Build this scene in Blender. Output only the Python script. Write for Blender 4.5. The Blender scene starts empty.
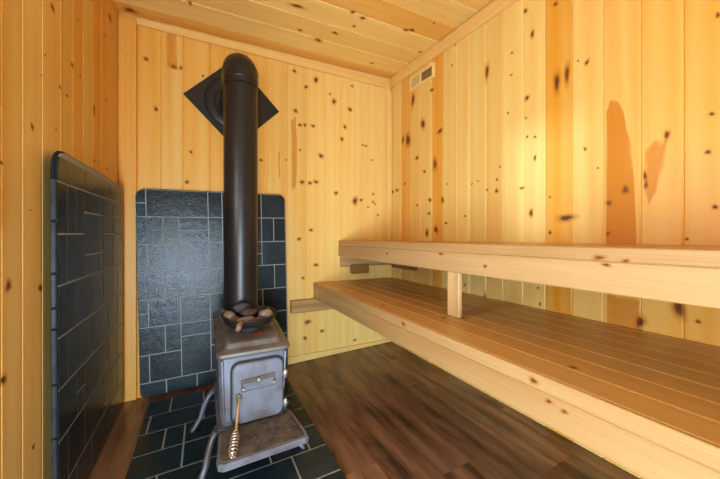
import bpy, bmesh, math, random
from mathutils import Vector, Matrix, noise
random.seed(7)
SC = bpy.context.scene
COL = SC.collection
PI = math.pi

# ------------------------------------------------------------------ layout (metres; x right, y towards the back wall, z up)
XL, XR, YB, YF = -0.433, 1.434, 2.2, -0.75
EYE = 0.938
def zfloor(x, y=0): return 0.033 * x
def zceil(x, y): return 2.2536 + .031 * x + .055 * (y - 2.2)
KNOTS_BACK= [(-0.371, 2.109, 0.0095, 0.0117), (-0.303, 2.004, 0.0124, 0.0149), (-0.16, 1.993, 0.0213, 0.0136), (-0.253, 1.715, 0.0127, 0.0151), (-0.38, 1.679, 0.0095, 0.0117), (0.595, 2.158, 0.0149, 0.0147), (0.76, 2.132, 0.0191, 0.0258), (0.682, 2.061, 0.0154, 0.0149), (0.907, 1.999, 0.0219, 0.0203), (1.045, 1.963, 0.0196, 0.0176), (0.603, 1.867, 0.0164, 0.0161), (-0.001, 1.976, 0.008, 0.009), (-0.123, 1.997, 0.0108, 0.0125), (-0.068, 1.479, 0.01, 0.0114), (-0.09, 1.287, 0.0143, 0.0126), (0.636, 1.769, 0.0167, 0.0111), (0.674, 1.776, 0.0138, 0.0134), (0.737, 1.779, 0.0174, 0.0121), (1.001, 1.816, 0.0175, 0.0159), (0.975, 1.716, 0.0173, 0.0158), (0.8, 1.561, 0.021, 0.0199), (0.359, 1.478, 0.0121, 0.0125), (0.652, 1.349, 0.0198, 0.0148), (0.713, 1.347, 0.0156, 0.015), (0.76, 1.359, 0.0191, 0.0152), (0.924, 1.286, 0.017, 0.0157), (1.09, 1.233, 0.0272, 0.0323), (0.629, 0.927, 0.0151, 0.0148), (0.721, 0.994, 0.0172, 0.012), (1.145, 1.244, 0.0148, 0.0131), (1.257, 1.234, 0.0115, 0.01), (1.21, 1.19, 0.0094, 0.0083), (1.277, 1.218, 0.0097, 0.0084), (1.163, 1.695, 0.0111, 0.0098), (1.191, 1.691, 0.0112, 0.0099), (1.257, 1.3, 0.0115, 0.01), (1.415, 1.328, 0.0122, 0.0103), (0.76, 0.73, 0.0239, 0.0121), (0.659, 0.637, 0.0122, 0.0119), (0.694, 0.306, 0.0264, 0.0194), (0.808, 0.223, 0.0162, 0.0153), (0.674, 0.189, 0.0154, 0.0149), (1.09, 0.11, 0.0145, 0.0129), (-0.357, 0.128, 0.0096, 0.0118), (-0.352, 0.687, 0.0077, 0.0094), (0.874, 2.05, 0.01, 0.0093), (0.533, 1.499, 0.0072, 0.0072), (1.248, 1.582, 0.0096, 0.0083), (1.306, 1.127, 0.0117, 0.0101), (1.063, 2.155, 0.0125, 0.0112), (0.636, 1.585, 0.0091, 0.0089)]
KNOTS_RIGHT= [(0.972, 2.072, 0.0127, 0.012), (0.936, 1.935, 0.0111, 0.0196), (1.047, 1.902, 0.0069, 0.0063), (1.05, 1.788, 0.0069, 0.0063), (0.964, 1.633, 0.0136, 0.013), (1.07, 1.597, 0.0071, 0.0064), (0.97, 1.535, 0.0063, 0.006), (1.204, 1.879, 0.0163, 0.0455), (1.478, 2.056, 0.0089, 0.0065), (1.672, 1.978, 0.0209, 0.0141), (1.89, 1.995, 0.0248, 0.0538), (1.77, 1.771, 0.0271, 0.044), (1.59, 1.663, 0.0253, 0.0177), (1.954, 1.706, 0.0312, 0.063), (1.841, 1.538, 0.0239, 0.0151), (1.753, 1.419, 0.0179, 0.0117), (1.64, 1.449, 0.0244, 0.0418), (1.693, 1.205, 0.0213, 0.0142), (1.566, 1.191, 0.0191, 0.0229), (1.994, 1.366, 0.0162, 0.0096), (1.841, 1.183, 0.0144, 0.0091), (1.704, 1.109, 0.0172, 0.0114), (1.533, 1.034, 0.013, 0.0093), (1.725, 0.97, 0.0218, 0.0288), (1.63, 0.993, 0.0222, 0.0277), (1.523, 1.292, 0.0092, 0.0066), (1.368, 1.07, 0.0096, 0.0074), (1.138, 1.256, 0.0089, 0.0077), (1.141, 1.194, 0.014, 0.0121), (1.119, 1.321, 0.0075, 0.0065), (1.204, 1.208, 0.0082, 0.0068), (0.991, 1.188, 0.0161, 0.0061), (0.923, 1.325, 0.008, 0.0146), (0.943, 1.059, 0.0132, 0.0197), (0.964, 1.439, 0.0073, 0.007), (0.923, 1.427, 0.007, 0.0068), (1.313, 1.259, 0.0076, 0.006), (1.268, 1.27, 0.0073, 0.0059), (0.826, 2.007, 0.0106, 0.011), (0.82, 1.647, 0.0174, 0.0456), (0.777, 1.663, 0.014, 0.0443), (0.698, 1.674, 0.0089, 0.0126), (0.732, 1.698, 0.0047, 0.0052), (0.705, 1.312, 0.0068, 0.0085), (0.658, 1.222, 0.0042, 0.0049), (0.851, 1.126, 0.0055, 0.0056), (0.781, 1.025, 0.0368, 0.0178), (0.851, 0.961, 0.0091, 0.0093), (0.567, 1.119, 0.0138, 0.0153), (0.62, 1.075, 0.01, 0.0135), (0.623, 0.954, 0.0074, 0.0104), (0.45, 1.295, 0.0102, 0.0157), (0.509, 1.163, 0.0056, 0.0183), (0.506, 1.129, 0.005, 0.0146), (0.353, 1.211, 0.0077, 0.0089), (0.338, 1.034, 0.0071, 0.0088), (0.401, 0.933, 0.0047, 0.0067), (0.345, 1.33, 0.0064, 0.0076), (0.332, 1.635, 0.0062, 0.0094), (0.518, 0.591, 0.0068, 0.0088), (0.683, 0.541, 0.0073, 0.0083), (0.375, 0.664, 0.0067, 0.0078), (0.535, 0.567, 0.0047, 0.006), (0.42, 0.699, 0.0192, 0.0339), (1.218, 0.58, 0.0111, 0.0515), (1.368, 0.645, 0.0112, 0.0086), (0.899, 0.619, 0.0058, 0.0115), (0.908, 0.695, 0.0059, 0.0058), (0.523, 0.626, 0.0171, 0.0259), (1.451, 2.171, 0.0087, 0.0064), (2.107, 1.333, 0.0233, 0.0133), (2.175, 1.326, 0.0244, 0.0136), (2.021, 1.725, 0.0165, 0.0404)]
KNOTS_LEFT= [(1.33, 1.681, 0.0149, 0.0129), (1.556, 1.785, 0.0107, 0.0039), (2.014, 2.087, 0.0273, 0.0209), (1.388, 1.45, 0.0132, 0.0054), (1.448, 1.445, 0.0127, 0.005), (1.578, 1.577, 0.0111, 0.004), (1.198, 1.253, 0.0092, 0.0114), (1.752, 1.507, 0.017, 0.0223), (1.252, 1.426, 0.0064, 0.003), (1.357, 1.297, 0.0078, 0.0033), (1.752, 1.28, 0.017, 0.0054), (1.958, 1.285, 0.0182, 0.0051), (1.048, 1.118, 0.0082, 0.0048), (1.078, 0.817, 0.0152, 0.015), (1.057, 0.591, 0.0144, 0.0146), (1.246, 0.787, 0.0127, 0.012), (1.204, 0.338, 0.0081, 0.0086), (1.187, 1.015, 0.0056, 0.0028), (1.495, 1.579, 0.0117, 0.0112), (1.923, 1.944, 0.0175, 0.005), (1.278, 1.5, 0.0067, 0.0031), (1.94, 1.628, 0.0179, 0.005)]
KNOTS_CEIL= [(0.771, 1.583, 0.0148, 0.0155), (0.847, 1.603, 0.0189, 0.0162), (1.144, 1.581, 0.0206, 0.0136), (0.546, 1.887, 0.0187, 0.0101), (1.178, 1.563, 0.0189, 0.0168), (0.684, 1.938, 0.0285, 0.022), (0.469, 1.681, 0.0427, 0.016), (0.755, 1.815, 0.0209, 0.0148), (1.155, 2.036, 0.0148, 0.0132), (1.256, 1.446, 0.0093, 0.0074), (0.833, 1.695, 0.0142, 0.0106), (-0.372, 2.149, 0.0286, 0.0313), (0.244, 2.419, 0.0151, 0.0305), (1.386, 1.744, 0.0137, 0.0127), (-0.064, 1.928, 0.0102, 0.018)]
FLAME_RIGHT= [[(0.63, 0.84), (0.632, 1.449), (0.613, 1.478), (0.594, 1.474), (0.575, 1.436), (0.553, 1.325), (0.538, 1.153), (0.532, 0.847)], [(0.512, 1.126), (0.509, 1.258), (0.482, 1.286), (0.447, 1.283), (0.455, 1.191), (0.482, 1.09), (0.501, 1.056)], [(0.63, 0.72), (0.63, 0.543), (0.578, 0.543), (0.523, 0.541), (0.521, 0.708)], [(0.391, 0.857), (0.394, 1.725), (0.308, 1.665), (0.308, 0.863)], [(0.87, 1.726), (0.865, 2.029), (0.807, 2.057), (0.781, 1.727), (0.76, 1.585), (0.76, 0.927), (0.865, 0.926)]]
FLAME_BACK= [[(0.577, 1.285), (0.569, 1.795), (0.606, 1.838), (0.614, 1.582), (0.606, 1.287)], [(-0.197, 1.978), (-0.202, 2.191), (-0.144, 2.209), (-0.139, 1.993)], [(0.479, 1.364), (0.478, 1.564), (0.489, 1.565), (0.489, 1.364)], [(0.652, 0.979), (0.636, 1.806), (0.729, 2.124), (0.776, 1.527), (0.76, 0.995)]]


# ------------------------------------------------------------------ materials
def new_mat(name):
    m = bpy.data.materials.new(name); m.use_nodes = True
    nt = m.node_tree; nt.nodes.clear()
    out = nt.nodes.new('ShaderNodeOutputMaterial'); b = nt.nodes.new('ShaderNodeBsdfPrincipled')
    nt.links.new(b.outputs[0], out.inputs[0])
    return m, nt, b
def N(nt, kind, **kw):
    n = nt.nodes.new('ShaderNode' + kind)
    for k, v in kw.items():
        if k.startswith('i_'):
            key = k[2:]; key = int(key) if key.isdigit() else key
            n.inputs[key].default_value = v
        else: setattr(n, k, v)
    return n
def math_n(nt, op, a, b=None, clamp=False):
    n = N(nt, 'Math', operation=op, use_clamp=clamp)
    for i, q in enumerate((a, b)):
        if q is None: continue
        if isinstance(q, (int, float)): n.inputs[i].default_value = q
        else: nt.links.new(q, n.inputs[i])
    return n.outputs[0]
def mixc(nt, fac, a, b, blend='MIX'):
    n = N(nt, 'Mix', data_type='RGBA', blend_type=blend)
    for i, q in ((0, fac), (6, a), (7, b)):
        if isinstance(q, (int, float)): n.inputs[i].default_value = q
        elif isinstance(q, tuple): n.inputs[i].default_value = (*q, 1) if len(q) == 3 else q
        else: nt.links.new(q, n.inputs[i])
    return n.outputs[2]
def scaled(nt, vec, s):
    n = N(nt, 'Vector' + 'Math', operation='MULTIPLY'); n.inputs[1].default_value = s
    nt.links.new(vec, n.inputs[0]); return n.outputs[0]
def noise_n(nt, vec, scale=1, detail=2, rough=.5, dist=0):
    n = N(nt, 'TexNoise', i_Scale=scale, i_Detail=detail, i_Roughness=rough, i_Distortion=dist)
    if vec is not None: nt.links.new(vec, n.inputs['Vector'])
    return n.outputs[0]

def wood(name, pale, heart, rough=.45, spec=.4, ring=.28, fibre=.16, blotch=.35, bump=.08, ringscale=32, bvec=(9, 9, .7)):
    m, nt, b = new_mat(name)
    g = N(nt, 'Attribute', attribute_name='gco').outputs['Vector']
    tone = N(nt, 'Attribute', attribute_name='tone')
    sep = N(nt, 'SeparateColor'); nt.links.new(tone.outputs['Color'], sep.inputs[0])
    w = N(nt, 'TexWave', wave_type='BANDS', bands_direction='X', i_Scale=ringscale, i_Distortion=5.5, i_Detail=2, i_0=(0, 0, 0))
    w.inputs['Detail Scale'].default_value = .8
    nt.links.new(scaled(nt, g, (.32, .32, .022)), w.inputs['Vector'])
    fib = noise_n(nt, scaled(nt, g, (330, 330, 5)), 1, 3, .6)
    blo = noise_n(nt, scaled(nt, g, bvec), 1, 3, .55, .4)
    f = math_n(nt, 'ADD', sep.outputs[0], math_n(nt, 'MULTIPLY', math_n(nt, 'SUBTRACT', w.outputs['Fac'], .5), ring))
    f = math_n(nt, 'ADD', f, math_n(nt, 'MULTIPLY', math_n(nt, 'SUBTRACT', fib, .5), fibre))
    f = math_n(nt, 'ADD', f, math_n(nt, 'MULTIPLY', math_n(nt, 'SUBTRACT', blo, .5), blotch), True)
    c = mixc(nt, f, pale, heart)
    val = N(nt, 'HueSaturation'); nt.links.new(c, val.inputs['Color']); nt.links.new(math_n(nt, 'MULTIPLY', sep.outputs[1], 1.0), val.inputs['Value'])
    nt.links.new(val.outputs[0], b.inputs['Base Color'])
    b.inputs['Roughness'].default_value = rough; b.inputs['Specular IOR Level'].default_value = spec
    bp = N(nt, 'Bump', i_Strength=bump, i_Distance=.002); nt.links.new(fib, bp.inputs['Height']); nt.links.new(bp.outputs[0], b.inputs['Normal'])
    return m
def plain(name, col, rough=.5, metal=0, spec=.5, nscale=0, namp=0, col2=None, bump=0, bscale=200, lo=.4, hi=.65):
    m, nt, b = new_mat(name)
    b.inputs['Base Color'].default_value = (*col, 1); b.inputs['Roughness'].default_value = rough
    b.inputs['Metallic'].default_value = metal; b.inputs['Specular IOR Level'].default_value = spec
    tc = N(nt, 'TexCoord').outputs['Object']
    if col2 is not None:
        n = noise_n(nt, tc, nscale, 4, .6)
        mr = N(nt, 'MapRange'); mr.inputs[1].default_value = lo; mr.inputs[2].default_value = hi; nt.links.new(n, mr.inputs[0])
        nt.links.new(mixc(nt, mr.outputs[0], col, col2), b.inputs['Base Color'])
    if bump:
        n = noise_n(nt, tc, bscale, 3, .6)
        bp = N(nt, 'Bump', i_Strength=bump, i_Distance=.002); nt.links.new(n, bp.inputs['Height']); nt.links.new(bp.outputs[0], b.inputs['Normal'])
    return m
def decal(name, rough=.5):
    m, nt, b = new_mat(name)
    a = N(nt, 'Attribute', attribute_name='tone')
    nt.links.new(a.outputs['Color'], b.inputs['Base Color']); nt.links.new(a.outputs['Alpha'], b.inputs['Alpha'])
    b.inputs['Roughness'].default_value = rough; b.inputs['Specular IOR Level'].default_value = .3
    return m

M = {}
M['pine'] = wood('knotty_pine', (.87, .675, .235), (.77, .325, .010), rough=.40, spec=.4, ring=.12, fibre=.22, blotch=.7, ringscale=14)
M['trimpine'] = wood('pine_trim', (.86, .62, .22), (.78, .34, .03), rough=.42, ring=.12)
M['bench'] = wood('bench_fir', (.61, .405, .18), (.36, .18, .05), rough=.45, ring=.34, fibre=.7, blotch=.9, ringscale=18)
M['seat'] = wood('bench_seat_fir', (.60, .345, .105), (.40, .175, .030), rough=.36, spec=.5, ring=.14, fibre=.28, blotch=.6, ringscale=20)
M['floor'] = wood('dark_plank', (.265, .126, .062), (.034, .014, .008), rough=.24, spec=.5, ring=.28, fibre=.8, blotch=2.4, bump=.2, ringscale=12, bvec=(13, 13, 2.6))
M['knot'] = decal('knot_mark')
M['iron'] = plain('cast_iron_grey', (.185, .20, .25), .42, .25, .5, 9, 0, (.115, .10, .095), .25, 140)
M['irondark'] = plain('cast_iron_brown', (.16, .145, .125), .45, .2, .5, 12, 0, (.09, .07, .055), .3, 120)
M['gap'] = plain('shadow_black', (.012, .011, .010), .7)  # black standing in for shade around the door and below the skillet
M['pipe'] = plain('black_stovepipe', (.011, .010, .009), .36, .1, .4, 6, 0, (.017, .015, .013), .04, 60)
M['plate'] = plain('black_steel', (.016, .0145, .013), .45, .2, .5)
M['pan'] = plain('skillet_iron', (.014, .012, .011), .45, .3, .5, 30, 0, (.03, .02, .015), .2, 200)
M['rusthandle'] = plain('rusty_tan_metal', (.26, .15, .08), .6, .1, .4, 60, 0, (.12, .06, .03))
M['ash'] = plain('ashy_iron', (.135, .105, .075), .75, 0, .3, 22, 0, (.055, .045, .038), .3, 150)
M['brass'] = plain('worn_brass', (.58, .42, .25), .35, .75)
M['coil'] = plain('nickel_coil', (.66, .54, .43), .3, .8)
M['bolt'] = plain('bright_steel', (.6, .58, .55), .35, .8)
M['grout'] = plain('grey_grout', (.33, .345, .33), .85)
M['board'] = plain('dark_cement_board', (.016, .016, .017), .85, 0, .15)
M['edge'] = plain('glazed_slate_edge', (.035, .042, .048), .3, 0, .4, 30, 0, (.02, .025, .03))
M['vent'] = plain('almond_plastic', (.86, .68, .28), .45)
M['ventpanel'] = plain('almond_damper', (.62, .47, .20), .5)
M['ventdark'] = plain('brown_grille', (.30, .18, .065), .5)
M['white'] = plain('white_paint', (.7, .7, .68), .5)
def slate():
    m, nt, b = new_mat('dark_slate')
    tc = N(nt, 'TexCoord').outputs['Object']
    tone = N(nt, 'Attribute', attribute_name='tone').outputs['Color']
    n = noise_n(nt, tc, 14, 5, .65, .6)
    c = mixc(nt, n, (.005, .0085, .010), (.019, .036, .043))
    c = mixc(nt, 1.0, c, tone, 'MULTIPLY')
    nt.links.new(c, b.inputs['Base Color'])
    b.inputs['Roughness'].default_value = .21; b.inputs['Specular IOR Level'].default_value = .24
    f = noise_n(nt, tc, 120, 3, .7)
    s = noise_n(nt, tc, 26, 3, .6)
    h = math_n(nt, 'ADD', f, math_n(nt, 'MULTIPLY', s, 1.6))
    bp = N(nt, 'Bump', i_Strength=.42, i_Distance=.0025); nt.links.new(h, bp.inputs['Height']); nt.links.new(bp.outputs[0], b.inputs['Normal'])
    return m
M['slate'] = slate()
def stone_mat(name, c1, c2): return plain(name, c1, .8, 0, .3, 30, 0, c2, .4, 90)

# ------------------------------------------------------------------ mesh kit
class MB:
    def __init__(s):
        s.bm = bmesh.new()
        s.g = s.bm.verts.layers.float_vector.new('gco'); s.t = s.bm.verts.layers.float_color.new('tone')
    def v(s, co, g=(0, 0, 0), tone=(.3, 1, 1, 1)):
        q = s.bm.verts.new(co); q[s.g] = g; q[s.t] = tone; return q
    def f(s, vs, mi=0, smooth=False):
        try:
            q = s.bm.faces.new(vs); q.material_index = mi; q.smooth = smooth; return q
        except ValueError: return None
    def board(s, P, w, th, c, l0, l1, tone=.3, val=1, back=True, mi=0, nseg=1):
        """a board: profile in (t across, n depth below the face), run along l; P maps (t, n, l) to a point; l0/l1 may be functions of t"""
        sd = random.uniform(0, 50); sl = random.uniform(0, 50)
        prof = [(0, -th), (0, -c), (c, 0), (w - c, 0), (w, -c), (w, -th)]
        rings = []
        for k in range(nseg + 1):
            r = []
            for (t, n) in prof:
                a = l0(t) if callable(l0) else l0; b = l1(t) if callable(l1) else l1
                l = a + (b - a) * k / nseg
                r.append(s.v(P(t, n, l), (t + sd, n, l + sl), (tone, val, 0, 1)))
            rings.append(r)
        n = len(prof)
        for k in range(nseg):
            for i in range(n if back else n - 1):
                j = (i + 1) % n
                s.f((rings[k][i], rings[k][j], rings[k + 1][j], rings[k + 1][i]), mi)
        s.f(rings[0], mi); s.f(rings[-1], mi)
    def plank(s, o, ex, ey, ez, L, w, th, c=.003, tone=.3, val=1, mi=0):
        """free-standing timber: length along ex, width along ey, thickness along ez, all edges chamfered"""
        o, ex, ey, ez = Vector(o), Vector(ex), Vector(ey), Vector(ez)
        sd = random.uniform(0, 50); sl = random.uniform(0, 50)
        def ring(l, k):
            pr = [(c + k, k), (w - c - k, k), (w - k, c + k), (w - k, th - c - k), (w - c - k, th - k), (c + k, th - k), (k, th - c - k), (k, c + k)]
            return [s.v(o + ex * l + ey * a + ez * b, (a + sd, b + sd, l + sl), (tone, val, 0, 1)) for a, b in pr]
        R = [ring(0, c * .8), ring(c, 0), ring(L - c, 0), ring(L, c * .8)]
        for A, B in zip(R, R[1:]):
            for i in range(8): s.f((A[i], A[(i + 1) % 8], B[(i + 1) % 8], B[i]), mi)
        s.f(R[0], mi); s.f(R[-1], mi)
    def prism(s, pts, axis_fn, d0, d1, ch=0, mi=0, smooth=False, tone=(1, 1, 1, 1)):
        """polygon pts (2-D) extruded from depth d0 to d1 with a chamfer on the d1 side; axis_fn(a, b, d) -> point"""
        n = len(pts); cx = sum(p[0] for p in pts) / n; cy = sum(p[1] for p in pts) / n
        def inset(k):
            out = []
            for i in range(n):
                p0, p, p1 = Vector(pts[i - 1]), Vector(pts[i]), Vector(pts[(i + 1) % n])
                e0 = (p - p0).normalized() if (p - p0).length > 1e-9 else Vector((1, 0)); e1 = (p1 - p).normalized() if (p1 - p).length > 1e-9 else e0
                n0 = Vector((-e0.y, e0.x)); n1 = Vector((-e1.y, e1.x)); m = (n0 + n1)
                m = m / max(m.length, 1e-6); dd = max(.45, m.dot(n0))
                out.append(p + m * k / dd)
            return out
        area = sum(pts[i - 1][0] * pts[i][1] - pts[i][0] * pts[i - 1][1] for i in range(n))
        sg = 1 if area > 0 else -1
        A = [s.v(axis_fn(p[0], p[1], d0), (p[0], p[1], d0), tone) for p in pts]
        sgn = 1 if d1 > d0 else -1
        layers = [A, [s.v(axis_fn(p[0], p[1], d1 - sgn * ch), (p[0], p[1], d1), tone) for p in pts]]
        if ch: layers.append([s.v(axis_fn(p[0], p[1], d1), (p[0], p[1], d1), tone) for p in inset(ch * sg)])
        for a, b in zip(layers, layers[1:]):
            for i in range(n): s.f((a[i - 1], a[i], b[i], b[i - 1]), mi, smooth)
        s.f(layers[0], mi); s.f(layers[-1], mi)
    def lathe(s, prof, o=(0, 0, 0), seg=32, sx=1, sy=1, mi=0, axis='Z', closed=True):
        o = Vector(o); R = []
        def pt(r, h, k):
            a = 2 * PI * k / seg; x, y = r * math.cos(a) * sx, r * math.sin(a) * sy
            return o + {'Z': Vector((x, y, h)), 'Y': Vector((x, h, y)), 'X': Vector((h, x, y))}[axis]
        for r, h in prof: R.append([s.v(pt(r, h, k)) for k in range(seg)])
        for A, B in zip(R, R[1:]):
            for k in range(seg): s.f((A[k], A[(k + 1) % seg], B[(k + 1) % seg], B[k]), mi, True)
        if closed: s.f(R[0], mi); s.f(R[-1], mi)
    def tube(s, path, r, seg=12, mi=0, caps=True):
        path = [Vector(p) for p in path]; R = []; up = None
        for i, p in enumerate(path):
            d = (path[min(i + 1, len(path) - 1)] - path[max(i - 1, 0)]).normalized()
            if up is None: up = Vector((1, 0, 0)) if abs(d.x) < .9 else Vector((0, 0, 1))
            up = (up - d * up.dot(d)).normalized(); w = d.cross(up)
            rr = r[i] if isinstance(r, (list, tuple)) else r
            R.append([s.v(p + (up * math.cos(2 * PI * k / seg) + w * math.sin(2 * PI * k / seg)) * rr) for k in range(seg)])
        for A, B in zip(R, R[1:]):
            for k in range(seg): s.f((A[k], A[(k + 1) % seg], B[(k + 1) % seg], B[k]), mi, True)
        if caps: s.f(R[0], mi); s.f(R[-1], mi)
    def loft(s, rings, mi=0, smooth=False, caps=True):
        R = [[s.v(p) for p in r] for r in rings]; n = len(R[0])
        for A, B in zip(R, R[1:]):
            for k in range(n): s.f((A[k], A[(k + 1) % n], B[(k + 1) % n], B[k]), mi, smooth)
        if caps: s.f(R[0], mi); s.f(R[-1], mi)
    def mark(s, P, a, b, ra, rb, mi=1, seed=0, off=.0006, big=1):
        """a knot: dark core, red-brown ring, fading rim, lying on the board's face (P maps a, b, n to a point)"""
        rr = random.Random(seed); seg = 16; ra *= .66; rb *= .66
        dk = rr.uniform(.75, 1.25)
        cols = [(0, (.11 * dk, .038 * dk, .010, 1)), (.45, (.15 * dk, .052 * dk, .012, 1)), (.72, (.28 * dk, .095 * dk, .016, .9)), (1.0, (.44, .15, .02, .5)), (1.4, (.60, .22, .02, .25)), (2.3, (.58, .24, .035, 0))]
        ph = [rr.uniform(0, 6.28) for _ in range(3)]
        R = []
        for fr, c in cols:
            if fr == 0: R.append([s.v(P(a, b, off), tone=c)]); continue
            ring = []
            for k in range(seg):
                th = 2 * PI * k / seg
                q = fr * (1 + .13 * math.sin(2 * th + ph[0]) + .09 * math.sin(3 * th + ph[1]) + .05 * math.sin(5 * th + ph[2]))
                ring.append(s.v(P(a + ra * q * math.cos(th), b + rb * q * math.sin(th), off), tone=c))
            R.append(ring)
        for k in range(seg): s.f((R[0][0], R[1][k], R[1][(k + 1) % seg]), mi)
        for A, B in zip(R[1:], R[2:]):
            for k in range(seg): s.f((A[k], B[k], B[(k + 1) % seg], A[(k + 1) % seg]), mi)
    def stain(s, P, pts, col=(.74, .29, .018), al=.6, mi=1, off=.0003, soft=.014):
        """heartwood streak with a soft border"""
        n = len(pts); c = (sum(p[0] for p in pts) / n, sum(p[1] for p in pts) / n)
        dense = []
        for i in range(n):
            p, q = pts[i], pts[(i + 1) % n]
            for k in range(5):
                x, y = p[0] + (q[0] - p[0]) * k / 5, p[1] + (q[1] - p[1]) * k / 5
                dense.append((x + .005 * noise.noise((x * 40, y * 9, 0)) * (soft / .014), y + .012 * noise.noise((x * 60, y * 9, 5)) * (soft / .014)))
        V0 = s.v(P(c[0], c[1], off), tone=(*col, al)); R = [[], [], []]
        for (x, y) in dense:
            d = Vector((x - c[0], y - c[1])); L = max(d.length, 1e-4)
            for r, k, a in ((R[0], max(0, 1 - soft / L), al), (R[1], max(.1, 1 - .4 * soft / L), al * .6), (R[2], 1, 0)):
                r.append(s.v(P(c[0] + d.x * k, c[1] + d.y * k, off), tone=(*col, a)))
        m = len(dense)
        for k in range(m):
            s.f((V0, R[0][k], R[0][(k + 1) % m]), mi)
            for A, B in ((R[0], R[1]), (R[1], R[2])): s.f((A[k], B[k], B[(k + 1) % m], A[(k + 1) % m]), mi)
    def obj(s, name, mats, parent=None, loc=None, local=False, fixn=True, bevel=0):
        bm = s.bm
        if fixn: bmesh.ops.recalc_face_normals(bm, faces=bm.faces[:])
        if parent is not None and not local:
            w = parent.location.copy(); q = parent.parent
            while q is not None: w = w + q.location; q = q.parent
            bmesh.ops.translate(bm, vec=-w, verts=bm.verts[:])
        if loc is not None and parent is None: bmesh.ops.translate(bm, vec=-Vector(loc), verts=bm.verts[:])
        me = bpy.data.meshes.new(name); bm.to_mesh(me); bm.free()
        for m in (mats if isinstance(mats, (list, tuple)) else [mats]): me.materials.append(m)
        o = bpy.data.objects.new(name, me); COL.objects.link(o)
        if parent is not None: o.parent = parent
        if loc is not None and parent is None: o.location = loc
        if bevel:
            b = o.modifiers.new('bevel', 'BEVEL'); b.width = bevel; b.segments = 2; b.limit_method = 'ANGLE'
        return o
def structure(o): o['kind'] = 'structure'; return o
def tag(o, label, cat, group=None):
    o['label'] = label; o['category'] = cat
    if group: o['group'] = group
    return o
def thing(name, label, cat, loc=(0, 0, 0), rot=(0, 0, 0), group=None):
    o = bpy.data.objects.new(name, None); COL.objects.link(o); o.location = loc; o.rotation_euler = rot
    o.empty_display_size = .1
    return tag(o, label, cat, group)
def box(mb, x0, x1, y0, y1, z0, z1, mi=0):
    V = [mb.v((x, y, z)) for z in (z0, z1) for y in (y0, y1) for x in (x0, x1)]
    for q in ((0, 1, 3, 2), (4, 5, 7, 6), (0, 1, 5, 4), (2, 3, 7, 6), (0, 2, 6, 4), (1, 3, 7, 5)): mb.f([V[i] for i in q], mi)
def rrect(x0, x1, y0, y1, r, n=6, rs=None):
    rs = rs or (r, r, r, r); out = []
    for (cx, cy, a0, q) in ((x1 - rs[0], y1 - rs[0], 0, rs[0]), (x0 + rs[1], y1 - rs[1], 90, rs[1]), (x0 + rs[2], y0 + rs[2], 180, rs[2]), (x1 - rs[3], y0 + rs[3], 270, rs[3])):
        if q < 1e-6: out.append((cx, cy)); continue
        for k in range(n + 1):
            a = math.radians(a0 + 90 * k / n); out.append((cx + q * math.cos(a), cy + q * math.sin(a)))
    return out
def clip(poly, cl):
    """convex clip, cl counter-clockwise"""
    for i in range(len(cl)):
        a, b = cl[i - 1], cl[i]; out = []
        def side(p): return (b[0] - a[0]) * (p[1] - a[1]) - (b[1] - a[1]) * (p[0] - a[0])
        if abs(a[0] - b[0]) + abs(a[1] - b[1]) < 1e-9: continue
        for j in range(len(poly)):
            p, q = poly[j - 1], poly[j]; sp, sq = side(p), side(q)
            if (sp >= 0) != (sq >= 0):
                t = sp / (sp - sq); out.append((p[0] + (q[0] - p[0]) * t, p[1] + (q[1] - p[1]) * t))
            if sq >= 0: out.append(q)
        poly = out
        if not poly: return []
    res = []
    for p in poly:
        if not res or abs(p[0] - res[-1][0]) + abs(p[1] - res[-1][1]) > 1e-4: res.append(p)
    return res

# ------------------------------------------------------------------ the room
TH, GR = .018, .0042
# right wall: board edges as y values, back to front
edges = [2.199, 2.05, 1.922, 1.8, 1.672, 1.561, 1.435, 1.333, 1.212, 1.101, .986, .875, .757, .641, .522, .41]
while edges[-1] > YF: edges.append(edges[-1] - .115)
tones = [.2, .68, .38, .3, .8, .16, .18, .17, .32, .2, .26, .78, .34, .50, .58, .70, .95, .9, .9, .9]  # board tones; the amber towards the front also paints in the dimmer light
mb = MB()
PRt = lambda y, z, n=0: Vector((XR - n, y, z))
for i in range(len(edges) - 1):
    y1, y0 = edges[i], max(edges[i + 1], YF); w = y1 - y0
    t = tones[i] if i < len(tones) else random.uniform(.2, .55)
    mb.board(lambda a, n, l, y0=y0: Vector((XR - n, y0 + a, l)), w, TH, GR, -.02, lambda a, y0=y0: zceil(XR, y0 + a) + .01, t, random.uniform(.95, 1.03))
box(mb, XR + TH, XR + TH + .05, YF - .1, YB + .08, -.1, 2.5)
for i, (a, b, ra, rb) in enumerate(KNOTS_RIGHT): mb.mark(PRt, a, b, ra, rb, seed=i + 500)
for p, al, sf in zip(FLAME_RIGHT[:3], (.62, .42, .5), (.016, .022, .016)): mb.stain(PRt, p, al=al, soft=sf)
structure(mb.obj('wall_right', [M['pine'], M['knot']], fixn=True))

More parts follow.
